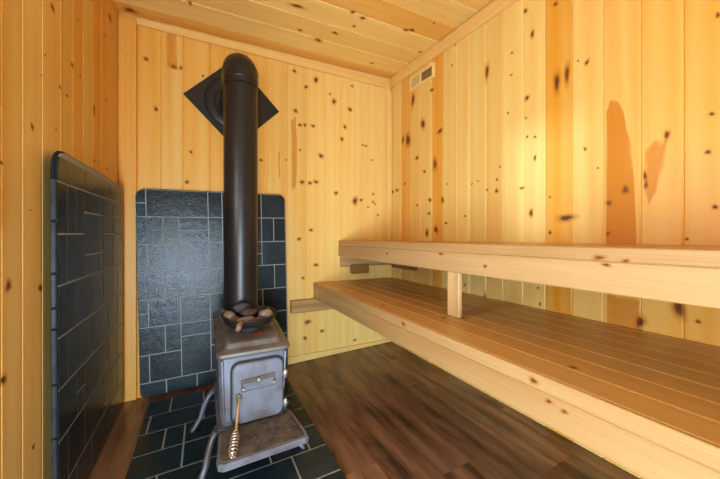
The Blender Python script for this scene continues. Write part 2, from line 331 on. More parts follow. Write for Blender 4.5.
# back wall
ex = [XL, -.347, -.228, -.112, .037, .153, .267, .404, .54, .682, .833, .958, 1.085, 1.21, 1.32, 1.4335]
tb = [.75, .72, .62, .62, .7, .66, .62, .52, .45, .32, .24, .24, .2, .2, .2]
mb = MB(); PBk = lambda x, z, n=0: Vector((x, YB - n, z))
for i in range(len(ex) - 1):
    x0 = ex[i]; w = ex[i + 1] - x0
    mb.board(lambda a, n, l, x0=x0: Vector((x0 + a, YB - n, l)), w, TH, GR if i not in (0,) else .001, -.06, lambda a, x0=x0: zceil(x0 + a, YB) + .01, tb[i], random.uniform(.96, 1.03))
box(mb, XL - .08, XR + .08, YB + TH, YB + TH + .05, -.1, 2.5)
for i, (a, b, ra, rb) in enumerate(KNOTS_BACK): mb.mark(PBk, a, b, ra, rb, seed=i + 900)
for p in FLAME_BACK[:3]: mb.stain(PBk, p, al=.38, soft=.022)
structure(mb.obj('wall_back', [M['pine'], M['knot']]))

# left wall, with a small window beyond the left edge of the photograph
WY0, WY1, WZ0, WZ1 = .56, .90, .98, 1.52
el = [2.199, 2.096, 1.98, 1.858, 1.739, 1.613, 1.506, 1.39, 1.259, 1.145, 1.049, .975, WY1, .787, .673, WY0]
while el[-1] > YF: el.append(el[-1] - .116)
tl = [.80, .66, .85, .9, .46, .75, .46, .38, .25, .30, .24]
mb = MB(); PLf = lambda y, z, n=0: Vector((XL + n, y, z))
for i in range(len(el) - 1):
    y1, y0 = el[i], max(el[i + 1], YF); w = y1 - y0
    t = tl[i] if i < len(tl) else random.uniform(.3, .5)
    vv = random.uniform(.94, 1.03); top = lambda a, y0=y0: zceil(XL, y0 + a) + .01
    for (a0, a1) in (((-.06, WZ0), (WZ1, top)) if (y0 >= WY0 - .001 and y1 <= WY1 + .001) else ((-.06, top),)):
        mb.board(lambda a, n, l, y0=y0: Vector((XL + n, y0 + a, l)), w, TH, min(GR, w / 3), a0, a1, t, vv)
for (a, b, z0, z1) in ((YF - .1, WY0, -.1, 2.5), (WY1, YB + .08, -.1, 2.5), (WY0, WY1, -.1, WZ0), (WY0, WY1, WZ1, 2.5)): box(mb, XL - TH - .05, XL - TH, a, b, z0, z1)
for i, (a, b, ra, rb) in enumerate(KNOTS_LEFT): mb.mark(PLf, a, b, ra, rb, seed=i + 1300)
structure(mb.obj('wall_left', [M['pine'], M['knot']]))

mb = MB()
for yy in (WY0 - .05, WY1 + .0): mb.plank((XL + .0005, yy, WZ0 - .05), (0, 0, 1), (0, 1, 0), (1, 0, 0), WZ1 - WZ0 + .1, .05, .016, tone=.3)
for zz in (WZ0 - .05, WZ1): mb.plank((XL + .0005, WY0 + .001, zz), (0, 1, 0), (0, 0, 1), (1, 0, 0), WY1 - WY0 - .002, .05, .016, tone=.3)
wf = structure(mb.obj('window_1', M['trimpine']))
mg, nt, b = new_mat('window_glass')
tr = N(nt, 'BsdfTransparent'); gl = N(nt, 'BsdfGlossy', i_Roughness=.02); mx = N(nt, 'MixShader', i_0=.07)
nt.links.new(tr.outputs[0], mx.inputs[1]); nt.links.new(gl.outputs[0], mx.inputs[2]); nt.links.new(mx.outputs[0], nt.nodes['Material Output'].inputs[0]); nt.nodes.remove(b)
mb = MB(); box(mb, XL - .036, XL - .032, WY0 + .001, WY1 - .001, WZ0 + .001, WZ1 - .001); mb.obj('pane', mg, wf)

# ceiling: boards run along x and fall towards the camera
mb = MB(); y = YB; k = 0; ct = [.6, .18, .26, .15, .58, .16, .34, .2, .4]
while y > YF:
    w = .168 if k else .11; y0 = y - w
    mb.board(lambda a, n, l, y0=y0: Vector((l, y0 + a, zceil(l, y0 + a) - n * 1.0)), w, TH, .005, XL - .02, XR + .02, ct[k] if k < len(ct) else random.uniform(.15, .5), random.uniform(.94, 1.02))
    y = y0; k += 1
V = [mb.v((x, yy, zceil(x, yy) + z)) for z in (TH, .08) for yy in (YF - .1, YB + .08) for x in (XL - .08, XR + .08)]
for q in ((0, 1, 3, 2), (4, 5, 7, 6), (0, 1, 5, 4), (2, 3, 7, 6), (0, 2, 6, 4), (1, 3, 7, 5)): mb.f([V[i] for i in q])
for i, (a, b, ra, rb) in enumerate(KNOTS_CEIL): mb.mark(lambda p, q, n: Vector((p, q, zceil(p, q) - n)), a, b, min(ra, .05), min(rb, .03), seed=i + 1700)
structure(mb.obj('ceiling', [M['pine'], M['knot']]))

# floor: dark planks along y on a floor that rises slightly to the right
mb = MB(); x = XL - .03; k = 0
while x < XR + .02:
    w = .182; yy = YB + .02 - [0, .55, .2, .8, .4][k % 5] * .9
    cuts = [YB + .02] + [c for c in (yy, yy - 1.15, yy - 2.3) if YF - .1 < c < YB] + [YF - .1]
    for c1, c0 in zip(cuts, cuts[1:]):
        mb.board(lambda a, n, l, x=x: Vector((x + a, l, zfloor(x + a) + n)), w, .012, .0009, c0, c1, random.uniform(.22, .55), random.uniform(.85, 1.15))
    x += w; k += 1
V = [mb.v((xx, yy, zfloor(xx) + z)) for z in (-.08, -.012) for yy in (YF - .1, YB + .08) for xx in (XL - .08, XR + .08)]
for q in ((0, 1, 3, 2), (4, 5, 7, 6), (0, 1, 5, 4), (2, 3, 7, 6), (0, 2, 6, 4), (1, 3, 7, 5)): mb.f([V[i] for i in q])
structure(mb.obj('floor', M['floor']))

# front wall behind the camera with an open doorway
DX0, DX1, DZ = -.37, .30, 1.96
mb = MB(); x = XL
while x < XR - .001:
    w = min(.116, XR - x)
    if x + w > DX0 and x < DX0: w = DX0 - x
    if x < DX1 and x + w > DX1: w = DX1 - x
    w = max(w, .004)
    inside = x >= DX0 - 1e-6 and x + w <= DX1 + 1e-6
    zb = DZ if inside else -.06
    mb.board(lambda a, n, l, x=x: Vector((x + w - a, YF + n, l)), w, TH, min(GR, w / 3), zb, lambda a, x=x: zceil(x + w - a, YF) + .01, random.uniform(.2, .5))
    x += w
for (a, b, z0, z1) in ((XL - .08, DX0, -.1, 2.4), (DX1, XR + .08, -.1, 2.4), (DX0, DX1, DZ, 2.4)): box(mb, a, b, YF - TH - .08, YF - TH, z0, z1)
structure(mb.obj('wall_front', M['pine']))
mb = MB()
for xx in (DX0 - .06, DX1 - .0): mb.plank((xx, YF + .001, zfloor(xx) + .002), (0, 0, 1), (1, 0, 0), (0, 1, 0), DZ - zfloor(xx) + .05, .06, .018, tone=.3)
mb.plank((DX0 - .06, YF + .001, DZ + .053), (1, 0, 0), (0, 0, 1), (0, 1, 0), DX1 - DX0 + .12, .07, .018, tone=.3)
structure(mb.obj('trim_4', M['trimpine']))

# trims
def hexa(mb, A, B, g_along, tone):
    sd = random.uniform(0, 40)
    def gg(p): p = Vector(p); d = Vector(g_along); l = p.dot(d); r = p - d * l; return (r.length + sd, 0, l)
    VA = [mb.v(p, gg(p), (tone, 1, 0, 1)) for p in A]; VB = [mb.v(p, gg(p), (tone, 1, 0, 1)) for p in B]
    n = len(A)
    for i in range(n): mb.f((VA[i - 1], VA[i], VB[i], VB[i - 1]))
    mb.f(VA); mb.f(VB)
def tz(x): return 2.190 + .008 * (x + .35)
mb = MB(); xa, xb = -.346, 1.383; yb = YB - .001
sec = lambda x: [(x, yb, tz(x)), (x, yb - .019, tz(x)), (x, yb - .019, zceil(x, yb) - .016), (x, yb, zceil(x, yb) - .012)]
hexa(mb, sec(xa), sec(xb), (1, 0, 0), .18)
structure(mb.obj('trim_1', M['trimpine'], bevel=.002))
mb = MB(); xr = XR - .001
def rz(y): return 2.2075 + (.0275 / .483) * (y - .938 * 2.2)
sec = lambda y: [(xr, y, rz(y)), (xr - .019, y, rz(y)), (xr - .019, y, rz(y) + .078), (xr, y, rz(y) + .078)]
hexa(mb, sec(YF + .002), sec(YB - .024), (0, 1, 0), .22)
structure(mb.obj('trim_2', M['trimpine'], bevel=.002))
mb = MB()
mb.plank((XL + .001, YB - .002, zfloor(XL) + .003), (0, 0, 1), (1, 0, 0), (0, -1, 0), 2.205 - zfloor(XL), .085, .02, tone=.80)
def pleft(x, z, n): return Vector((x, YB - .022 - n, z))
structure(mb.obj('trim_3', M['trimpine']))
mb = MB()
mb.plank((1.385, YB - .002, .075), (0, 0, 1), (1, 0, 0), (0, -1, 0), 2.105, .046, .02, tone=.14)
structure(mb.obj('trim_5', M['trimpine']))
mb = MB()
sec = lambda x: [(x, yb, zfloor(x) + .002), (x, yb - .015, zfloor(x) + .002), (x, yb - .015, .072), (x, yb, .072)]
hexa(mb, sec(.535), sec(XR - .003), (1, 0, 0), .15)
structure(mb.obj('baseboard_back', M['trimpine'], bevel=.002))

# ------------------------------------------------------------------ tiled panels
U = .081
LAY_BACK = [(-1,0,1,1),(-1,1,1,1),(0,0,4,2),(4,0,1,2),(5,0,3,2),(8,0,2,2),
 (-1,2,2,2),(1,2,1,2),(2,2,2,1),(2,3,2,3),(4,2,1,2),(4,4,1,2),(-1,4,1,2),(0,4,2,2),(5,2,3,2),(8,2,1,2),(9,2,1,2),
 (5,4,2,2),(7,4,1,1),(7,5,1,1),(8,4,2,2),(-1,6,2,2),(1,6,2,2),(3,6,2,2),(5,6,2,2),(7,6,2,2),(9,6,1,2),
 (-1,8,1,1),(-1,9,1,1),(0,8,2,2),(2,8,2,2),(4,8,1,2),(5,8,2,2),(7,8,1,2),(8,8,2,2),
 (-1,10,2,2),(1,10,1,2),(2,10,2,1),(2,11,2,3),(4,10,1,2),(5,10,2,2),(7,10,1,2),(8,10,2,2),
 (-1,12,1,2),(0,12,2,2),(4,12,1,2),(5,12,3,2),(8,12,2,2),(-1,14,2,2),(1,14,2,2),(3,14,2,2),(5,14,3,2),(8,14,2,2)]
def tiles(mb, layout, ox, oz, outline, fn, d0, d1, gap=.0017, u=U):
    """layout in grid units from (ox, oz) downwards, cut to the outline"""
    rr = random.Random(3)
    for (c, r, w, h) in layout:
        x0, x1, z1, z0 = ox + c * u + gap, ox + (c + w) * u - gap, oz - r * u - gap, oz - (r + h) * u + gap
        p = clip([(x0, z0), (x1, z0), (x1, z1), (x0, z1)], outline)
        if len(p) < 3: continue
        bw = max(q[0] for q in p) - min(q[0] for q in p); bh = max(q[1] for q in p) - min(q[1] for q in p)
        if bw < .008 or bh < .008: continue
        k = rr.uniform(.7, 1.45); cool = rr.uniform(-.1, .1)
        mb.prism(p, fn, d0, d1, .0018, tone=(k * (1 - cool), k, k * (1 + cool), 1))
# back shield (local: x, y towards the room is -y, z from its foot)
root = thing('heat_shield', 'slate tiled heat shield with rounded top corners behind the stovepipe', 'heat shield', (.107, 2.158, .010), (0, -math.radians(1.1), 0))
W2, HT = .432, 1.222
fnb = lambda a, b, d: Vector((a, -d, b))
ol = rrect(-W2, W2, 0, HT, .05, 6, (.05, .05, .03, .03))
mb = MB(); mb.prism(ol, fnb, -.014, .002); mb.obj('backer_board', M['board'], root, local=True)
mb = MB(); mb.prism(rrect(-W2 + .004, W2 - .004, .004, HT - .004, .05, 6, (.048, .048, .028, .028)), fnb, .0022, .0090); mb.obj('grout', M['grout'], root, local=True)
mb = MB(); tiles(mb, LAY_BACK, -W2 + .05, HT - .004, rrect(-W2 + .001, W2 - .001, .001, HT - .001, .05, 6, (.05, .05, .03, .03)), fnb, .0025, .010)
mb.obj('tile_face', M['slate'], root, local=True)
for sx in (-.33, .33):
    for z in (.15, 1.08):
        mb = MB(); mb.lathe([(.012, .0143), (.012, .0405)], (sx, 0, z), 14, axis='Y'); mb.obj('spacer', M['white'], root, local=True)
# left shield (local: a runs along y, face towards +x)
L0, L1 = 1.262, 2.108; LW = L1 - L0
LAY_LEFT = [(-1,-1,3,1),(2,-1,4,1),(6,-1,3,1),(9,-1,2,1),
 (-1,0,1,2),(0,0,1,2),(1,0,1,2),(2,0,2,1),(2,1,2,2),(4,0,1,1),(4,1,1,2),(5,0,2,2),(7,0,2,1),(7,1,2,1),(9,0,2,2),
 (-1,2,1,2),(0,2,2,2),(4,3,1,1),(2,3,2,1),(5,2,2,2),(7,2,2,2),(9,2,2,2),
 (-1,4,2,2),(1,4,2,2),(3,4,2,2),(5,4,2,2),(7,4,1,2),(8,4,3,2),
 (-1,6,1,2),(0,6,3,2),(3,6,3,2),(6,6,2,2),(8,6,3,2),
 (-1,8,2,2),(1,8,1,1),(1,9,1,1),(2,8,2,2),(4,8,2,1),(4,9,2,1),(6,8,2,2),(8,8,3,2),
 (-1,10,1,2),(0,10,2,2),(2,10,2,2),(4,10,1,2),(5,10,3,2),(8,10,3,2),
 (-1,12,2,2),(1,12,2,2),(3,12,3,2),(6,12,3,2),(9,12,2,2),(-1,14,3,2),(2,14,2,2),(4,14,3,2),(7,14,4,2)]
root = thing('heat_shield', 'slate tiled heat shield standing off the left wall near the stove', 'heat shield', (-.406, L0, -.002), (math.radians(.6), 0, 0))
HL = 1.218
fnl = lambda a, b, d: Vector((d, a, b))
ol = rrect(.0, LW, 0, HL, .06, 6, (.05, .07, .012, .012))
mb = MB(); mb.prism(ol, fnl, -.006, .0025); mb.obj('backer_board', M['board'], root, local=True)
mb = MB(); mb.prism(rrect(.008, LW - .006, .005, HL - .006, .06, 6, (.046, .062, .010, .010)), fnl, .0027, .0090); mb.obj('grout', M['grout'], root, local=True)
mb = MB(); tiles(mb, LAY_LEFT, .078, HL - .105, rrect(.004, LW - .002, .001, HL - .002, .06, 6, (.05, .066, .012, .012)), fnl, .003, .010)
mb.obj('tile_face', M['slate'], root, local=True)
mb = MB(); zc = [0.004, .16, .325, .49, .66, .725, .83, .99, 1.12]
for z0, z1 in zip(zc, zc[1:]):
    mb.plank((-.005, -.0085, z0 + .002), (0, 0, 1), (1, 0, 0), (0, 1, 0), z1 - z0 - .004, .014, .008, .003)
mb.obj('bullnose_edge', M['edge'], root, local=True)
for a in (.13, LW - .13):
    for z in (.15, 1.05):
        mb = MB(); mb.lathe([(.012, -.0255), (.012, -.0063)], (0, a, z), 14, axis='X'); mb.obj('spacer', M['white'], root, local=True)

# hearth pad on the floor under the stove
HX0, HX1, HY0, HY1 = -.27, .483, .93, 2.075
root = thing('hearth_pad', 'dark slate tile floor pad underneath the iron stove', 'hearth', (.1, 1.5, zfloor(.1) + .0005), (0, -math.atan(.033), 0))
hx0, hx1, hy0, hy1 = HX0 - .1, HX1 - .1, HY0 - 1.5, HY1 - 1.5
fnh = lambda a, b, d: Vector((a, b, d))
ol = rrect(hx0, hx1, hy0, hy1, .05, 6, (.012, .012, .012, .10))
mb = MB(); mb.prism(ol, fnh, 0, .0025); mb.obj('backer_board', M['board'], root, local=True)
mb = MB(); mb.prism(rrect(hx0 + .003, hx1 - .003, hy0 + .003, hy1 - .003, .05, 6, (.012, .012, .012, .098)), fnh, .0027, .0105); mb.obj('grout', M['grout'], root, local=True)
lay = []
rows = [[2,2,2,2,2],[1,3,2,2,2],[2,1,2,3,2],[3,2,2,1,2],[2,2,3,2,1],[1,2,2,3,2],[2,3,1,2,2],[3,1,3,1,2]]
r = 0
for row in rows:
    c = -0.4
    for w in row: lay.append((c, r, w, 2)); c += w
    r += 2
mb = MB(); tiles(mb, lay, hx0 - .02, hy1, rrect(hx0 + .001, hx1 - .001, hy0 + .001, hy1 - .001, .05, 6, (.012, .012, .012, .10)), fnh, .003, .0115, gap=.0026, u=.0815)
mb.obj('tile_face', M['slate'], root, local=True)
def zh(x): return zfloor(x) + .0122

# ------------------------------------------------------------------ stove
SX = .19
stove = thing('wood_stove', 'small grey cast iron box wood stove standing on the slate pad', 'stove', (SX, 1.5, zh(SX)))
SL = .13
def ztop(y): return .479 + SL * (y - 1.30)
def rr_ring(x0, x1, y0, y1, r, z, n=4):
    return [Vector((x, y, z(y) if callable(z) else z)) for x, y in rrect(x0, x1, y0, y1, r, n)]
mb = MB()
mb.loft([rr_ring(.068, .292, 1.327, 1.745, .02, .18), rr_ring(.062, .298, 1.320, 1.752, .024, .20), rr_ring(.056, .316, 1.318, 1.756, .026, .32),
         rr_ring(.054, .327, 1.318, 1.758, .026, .43), rr_ring(.054, .328, 1.318, 1.758, .026, lambda y: ztop(y) - .021)])
for x in (.070, .310):  # corner ribs
    mb.tube([(x + (.004 if x < .1 else -.017), 1.320, .205), (x, 1.316, .32), (x + (-.004 if x < .1 else .006), 1.316, .45)], .006, 8)
mb.obj('firebox', M['iron'], stove, bevel=.002)
mb = MB(); mb.loft([rr_ring(.05, .31, 1.312, 1.77, .02, .162), rr_ring(.05, .31, 1.312, 1.77, .02, .1795)]); mb.obj('base_plate', M['iron'], stove, bevel=.002)
mb = MB()
mb.loft([rr_ring(.048, .332, 1.300, 1.80, .022, lambda y: ztop(y) - .020), rr_ring(.044, .336, 1.296, 1.804, .025, lambda y: ztop(y) - .012),
         rr_ring(.046, .334, 1.298, 1.802, .024, lambda y: ztop(y) - .002), rr_ring(.058, .322, 1.31, 1.79, .022, lambda y: ztop(y) + .001),
         rr_ring(.076, .305, 1.330, 1.775, .02, lambda y: ztop(y) + .004), rr_ring(.086, .296, 1.341, 1.766, .022, lambda y: ztop(y) + .020), rr_ring(.096, .286, 1.352, 1.756, .02, lambda y: ztop(y) + .023)])
mb.obj('top_plate', M['irondark'], stove)
ZT = lambda x, y, n=0: Vector((x, y, ztop(y) + .0236 + n))
mb = MB()
mb.stain(ZT, [(.160, 1.368), (.238, 1.374), (.246, 1.40), (.244, 1.425), (.20, 1.43), (.165, 1.415)], (.30, .10, .04), .85, mi=0, off=0, soft=.01)
mb.obj('rust_patch', M['knot'], stove)
riserc = Vector((.187, 1.458, ztop(1.458) + .0232)); RT = Matrix.Rotation(math.atan(SL), 4, 'X')
mb = MB(); mb.lathe([(.052, 0), (.056, .004), (.056, .032), (.052, .036)], (0, 0, 0), 36)
for v in mb.bm.verts: v.co = riserc + (RT @ v.co)
mb.obj('pan_riser', M['gap'], stove)  # added riser below the skillet, coloured black to read as the pan's shadow
# dust rim on the plate edges is left to the material; collar for the pipe
PX, PY, PR = .17, 1.645, .0805
zc0 = ztop(PY + PR + .02) + .024
mb = MB(); mb.lathe([(PR + .022, ztop(PY - .1) + .022), (PR + .022, zc0 - .0015), (PR + .016, zc0), (.0, zc0), (.0, ztop(PY - .1) + .022)], (PX, PY, 0), 40, closed=False); mb.obj('flue_base', M['irondark'], stove)
# door
yd = 1.3165
fnd = lambda a, b, d: Vector((a, yd - d - .02 * 0, b))
mb = MB(); mb.prism(rrect(.096, .310, .184, .438, .036, 7), fnd, 0, .004); mb.obj('door_shadow_gap', M['gap'], stove)  # black plate painted as the shadow gap around the door
mb = MB(); mb.prism(rrect(.103, .303, .190, .430, .032, 7), fnd, .0043, .017, .005, smooth=False)
door = mb.obj('door', M['iron'], stove)
yq = yd - .0172
mb = MB(); fq = lambda a, b, d: Vector((a, yq - d, b))
mb.prism([(.135, .318), (.269, .322), (.269, .376), (.135, .366)], fq, 0, .005, .0015); dp = mb.obj('draft_plate', M['irondark'], door)
mb = MB(); mb.prism([(.143, .324), (.262, .327), (.262, .356), (.143, .350)], fq, .0052, .0075, .001)
for k in range(9):
    x = .155 + k * .012; mb.prism([(x, .330), (x + .0055, .330), (x + .0055, .348), (x, .348)], fq, .0074, .0095, .0006)
mb.obj('slide', M['iron'], dp)
for (x, z, r_) in ((.2015, .362, .008), (.262, .340, .006), (.142, .335, .006)):
    mb = MB(); mb.lathe([(r_ * .5, 0), (r_ * .6, -.008), (r_, -.010), (r_, -.015), (r_ * .5, -.018)], (x, yq - .0052, z), 14, axis='Y'); mb.obj('knob' if r_ > .007 else 'screw', M['bolt'], dp)
for z in (.231, .356):
    mb = MB(); mb.lathe([(.004, -.018), (.007, -.016), (.007, .016), (.004, .018)], (.313, yd - .012, z), 14); box(mb, .298, .322, yd - .010, yd - .0045, z - .009, z + .009)
    mb.obj('hinge', M['bolt'], stove)
# spring handle
mb = MB(); mb.lathe([(.012, 0), (.013, -.006), (.008, -.010)], (.126, yq, .303), 18, axis='Y'); mb.obj('handle_boss', M['irondark'], door)
h0, h1, h2 = Vector((.126, 1.288, .303)), Vector((.107, 1.205, .222)), Vector((.088, 1.118, .192))
mb = MB(); pts = [Vector((.126, 1.298, .303)), h0 + Vector((0, -.012, -.002)), h0.lerp(h1, .4) + Vector((0, 0, -.002)), h1, h1.lerp(h2, .5), h2]
mb.tube(pts, [.0065, .0065, .006, .0055, .0045, .004], 12); hd = mb.obj('door_handle', M['brass'], door)
d = (h2 - h1).normalized(); up = Vector((1, 0, 0)); up = (up - d * up.dot(d)).normalized(); w_ = d.cross(up); pts = []
turns = 8; L = (h2 - h1).length
for k in range(turns * 16 + 1):
    f = k / (turns * 16); a = 2 * PI * turns * f; rad = .0135 - .006 * abs(2 * f - 1) ** 3
    pts.append(h1 + d * (L * f) + (up * math.cos(a) + w_ * math.sin(a)) * rad)
mb = MB(); mb.tube(pts, .0028, 8); mb.obj('coil_grip', M['coil'], hd)
# ash lip in front
mb = MB(); zl = .182
lip = [(.075, 1.310), (.052, 1.290), (.040, 1.14), (.044, 1.112), (.06, 1.100), (.345, 1.112), (.358, 1.122), (.36, 1.15), (.346, 1.30), (.335, 1.345), (.325, 1.345), (.318, 1.31)]
mb.prism(lip, fnh, zl - .021, zl, .005); lipo = mb.obj('ash_lip', M['iron'], stove)
inn = [(.085, 1.306), (.062, 1.285), (.052, 1.145), (.058, 1.122), (.07, 1.116), (.335, 1.126), (.345, 1.134), (.347, 1.155), (.335, 1.29), (.327, 1.330), (.322, 1.306)]
mb = MB(); mb.prism(inn, fnh, zl + .0003, zl + .0018, .0008)
rr = random.Random(5)
for k in range(26):
    x, y = rr.uniform(.17, .335), rr.uniform(1.135, 1.28); q = rr.uniform(.0015, .004)
    box(mb, x - q, x + q, y - q * 1.5, y + q * 1.5, zl + .0018, zl + .0018 + q)
mb.obj('ash_layer', M['ash'], lipo)
# legs, splayed outwards
def leg(x, y, sx, sy):
    z1 = .168; spl = .055 if y < 1.5 else .085
    foot = Vector((x + sx * spl, y + sy * .03, zh(x + sx * spl)))
    path = [Vector((x, y, z1 + .005)), Vector((x + sx * .26 * spl, y + sy * .006, z1 - .015)), Vector((x + sx * .53 * spl, y + sy * .014, z1 - .06)), Vector((x + sx * .7 * spl, y + sy * .02, foot.z + .045)), Vector((foot.x - sx * .004, foot.y, foot.z + .012)), Vector((foot.x + sx * .012, foot.y + sy * .008, foot.z))]
    wid = [.030, .032, .027, .022, .026, .032]; R = []
    for i, p in enumerate(path):
        d = (path[min(i + 1, 5)] - path[max(i - 1, 0)]).normalized()
        side = Vector((-sx * .25, 1, 0)).normalized(); out = d.cross(side).normalized(); w = wid[i]; t = .012
        if i == 5: out = Vector((1, 0, 0)); side = Vector((0, 1, 0))
        ring = []
        for k in range(10):
            a = 2 * PI * k / 10; ring.append(p + side * math.cos(a) * w + out * math.sin(a) * t)
        if i == 5: ring = [Vector((q.x, q.y, zh(q.x) + .0006)) for q in ring]
        R.append(ring)
    mb = MB(); mb.loft(R, smooth=True); return mb.obj('leg', M['iron'], stove)
leg(.050, 1.345, -1, -1); leg(.050, 1.70, -1, -.5); leg(.320, 1.345, 1, -1); leg(.318, 1.70, 1, -.5)

# ------------------------------------------------------------------ stovepipe and wall plate
ZP = 1.837; RC = .084; ZE = 1.811
zt = zc0 + .0005
pipe = thing('stove_pipe', 'tall black stovepipe rising from the stove and turning into the wall', 'stovepipe', (PX, PY, zt))
mb = MB(); 
mb.lathe([(PR + .0005, zt), (PR + .014, zt + .001), (PR + .013, zt + .012), (PR + .006, zt + .026), (PR + .0005, zt + .026)], (PX, PY, 0), 40, closed=False); mb.obj('collar', M['irondark'], pipe); mb = MB()
mb.lathe([(PR - .002, zt), (PR, zt), (PR, zt + .03), (PR, .9), (PR, 1.2), (PR, 1.5), (PR, ZE - RC - .04), (PR, ZE - RC - .03), (PR - .002, ZE - RC - .03)], (PX, PY, 0), 48, closed=False)
mb.obj('pipe_section', M['pipe'], pipe)
path = [(PX, PY, ZE - RC - .033)] + [(PX, PY + RC * (1 - math.cos(a)), ZE - RC + RC * math.sin(a)) for a in [PI / 2 * k / 12 for k in range(13)]] + [(PX + .006, 2.10, ZE), (PX + .006, 2.1795, ZE)]
mb = MB(); mb.tube(path, [PR + .002] * len(path), 48, caps=False); mb.obj('elbow', M['pipe'], pipe)
for k, (ang, dr) in enumerate(((0.0, .0035), (.52, .0045))):
    mb = MB(); p = Vector((PX, PY + RC * (1 - math.cos(ang)), ZE - RC + RC * math.sin(ang))); d = Vector((0, math.sin(ang), math.cos(ang)))
    mb.tube([p - d * .006, p - d * .003, p + d * .003, p + d * .006], [PR + .002, PR + dr, PR + dr, PR + .002], 48, caps=False); mb.obj('elbow_seam', M['pipe'], pipe)
cxp = .186
root = thing('wall_plate', 'black diamond steel plate on the pine wall where the stovepipe exits', 'wall plate', (cxp, 2.199, ZP))
mb = MB(); hd_ = .297
fnp = lambda a, b, d: Vector((cxp + a, 2.198 - d, ZP + b))
dia = [(hd_, 0), (0, hd_), (-hd_, 0), (0, -hd_)]
mb.prism(dia, fnp, 0, .005, .001); mb.obj('plate', M['plate'], root)
mb = MB(); mb.lathe([(.11, -.0062), (.17, -.0062), (.175, -.009), (.17, -.013), (.12, -.018), (.11, -.014)], (cxp - .004, 2.199, ZP), 48, axis='Y', closed=False); mb.obj('trim_ring', M['plate'], root)

# ------------------------------------------------------------------ skillet with stones
ta = math.atan(SL)
pc = riserc + (RT @ Vector((0, 0, .0368)))
pan = thing('skillet', 'black cast iron skillet of stones on the stove top before the pipe', 'skillet', pc, (ta, 0, 0))
mb = MB(); RX, RY = .118, .099
sy = RY / RX
mb.lathe([(.0, .0), (.098, .0), (.105, .004), (.118, .036), (.1185, .039), (.1145, .039), (.112, .036), (.100, .008), (.0, .006)], (0, 0, 0), 44, 1, sy, closed=False)
mb.obj('pan_bowl', M['pan'], pan, local=True)
mb = MB()
mb.tube([(-.042, -.085, .034), (-.048, -.100, .036), (-.056, -.120, .032), (-.064, -.138, .022)], [.008, .010, .012, .009], 12)
mb.obj('handle', M['rusthandle'], pan, local=True)
STONES = [  # x, y, size(x, y, z), colours, label
 (-.075, .035, (.026, .045, .022), (.40, .33, .25), (.22, .17, .12), 'pale tan long stone at the left rim of the skillet'),
 (.066, -.008, (.032, .036, .024), (.47, .38, .29), (.28, .21, .15), 'pale beige rounded stone at the right side of the skillet'),
 (-.022, .085, (.038, .030, .030), (.12, .115, .12), (.05, .048, .05), 'dark grey stone on top at the back against the pipe'),
 (.045, .083, (.034, .028, .024), (.05, .035, .028), (.025, .02, .018), 'blackish stone at the back right by the pipe'),
 (-.002, .014, (.032, .030, .024), (.16, .085, .06), (.08, .045, .035), 'dark red brown stone in the middle of the skillet'),
 (-.018, -.058, (.042, .024, .019), (.36, .27, .21), (.20, .14, .11), 'pale pinkish flat stone along the front rim'),
 (.035, -.075, (.030, .022, .018), (.20, .12, .085), (.10, .06, .045), 'small brown stone at the front right rim'),
 (-.060, -.030, (.024, .028, .018), (.24, .17, .12), (.12, .08, .06), 'small brown stone between the tan stone and front rim'),
 (.084, .055, (.016, .030, .018), (.30, .20, .13), (.15, .09, .06), 'thin tan stone wedged at the right back rim'),
]
R3 = Matrix.Rotation(ta, 4, 'X')
for i, (x, y, sz, c1, c2, lab) in enumerate(STONES):
    y *= .78; x *= 1.08; c1, c2 = [tuple((.46 if lab.startswith(('dark', 'small brown', 'blackish', 'thin')) else .62) * q for q in c) for c in (c1, c2)]; sz = (sz[0] * 1.05, sz[1], sz[2] * .82)
    mb = MB(); bmesh.ops.create_icosphere(mb.bm, subdivisions=3, radius=1)
    for v in mb.bm.verts:
        n = 1 + .22 * noise.noise(v.co * 1.3 + Vector((i * 7.1, 0, 0))) + .08 * noise.noise(v.co * 3.1 + Vector((0, i * 3.3, 0)))
        v.co = Vector((v.co.x * sz[0] * n, v.co.y * sz[1] * n, v.co.z * sz[2] * n))
    for f in mb.bm.faces: f.smooth = True
    lift = .0085 + sz[2] * .96 + (.010 if i in (2, 4) else 0)
    o = mb.obj('sauna_stone', stone_mat('stone_%d' % i, c1, c2))
    o.location = pan.location + (R3 @ Vector((x, y, lift))); o.rotation_euler = (ta, 0, random.uniform(-.3, .3))
    tag(o, lab, 'stone', 'stones in the skillet')

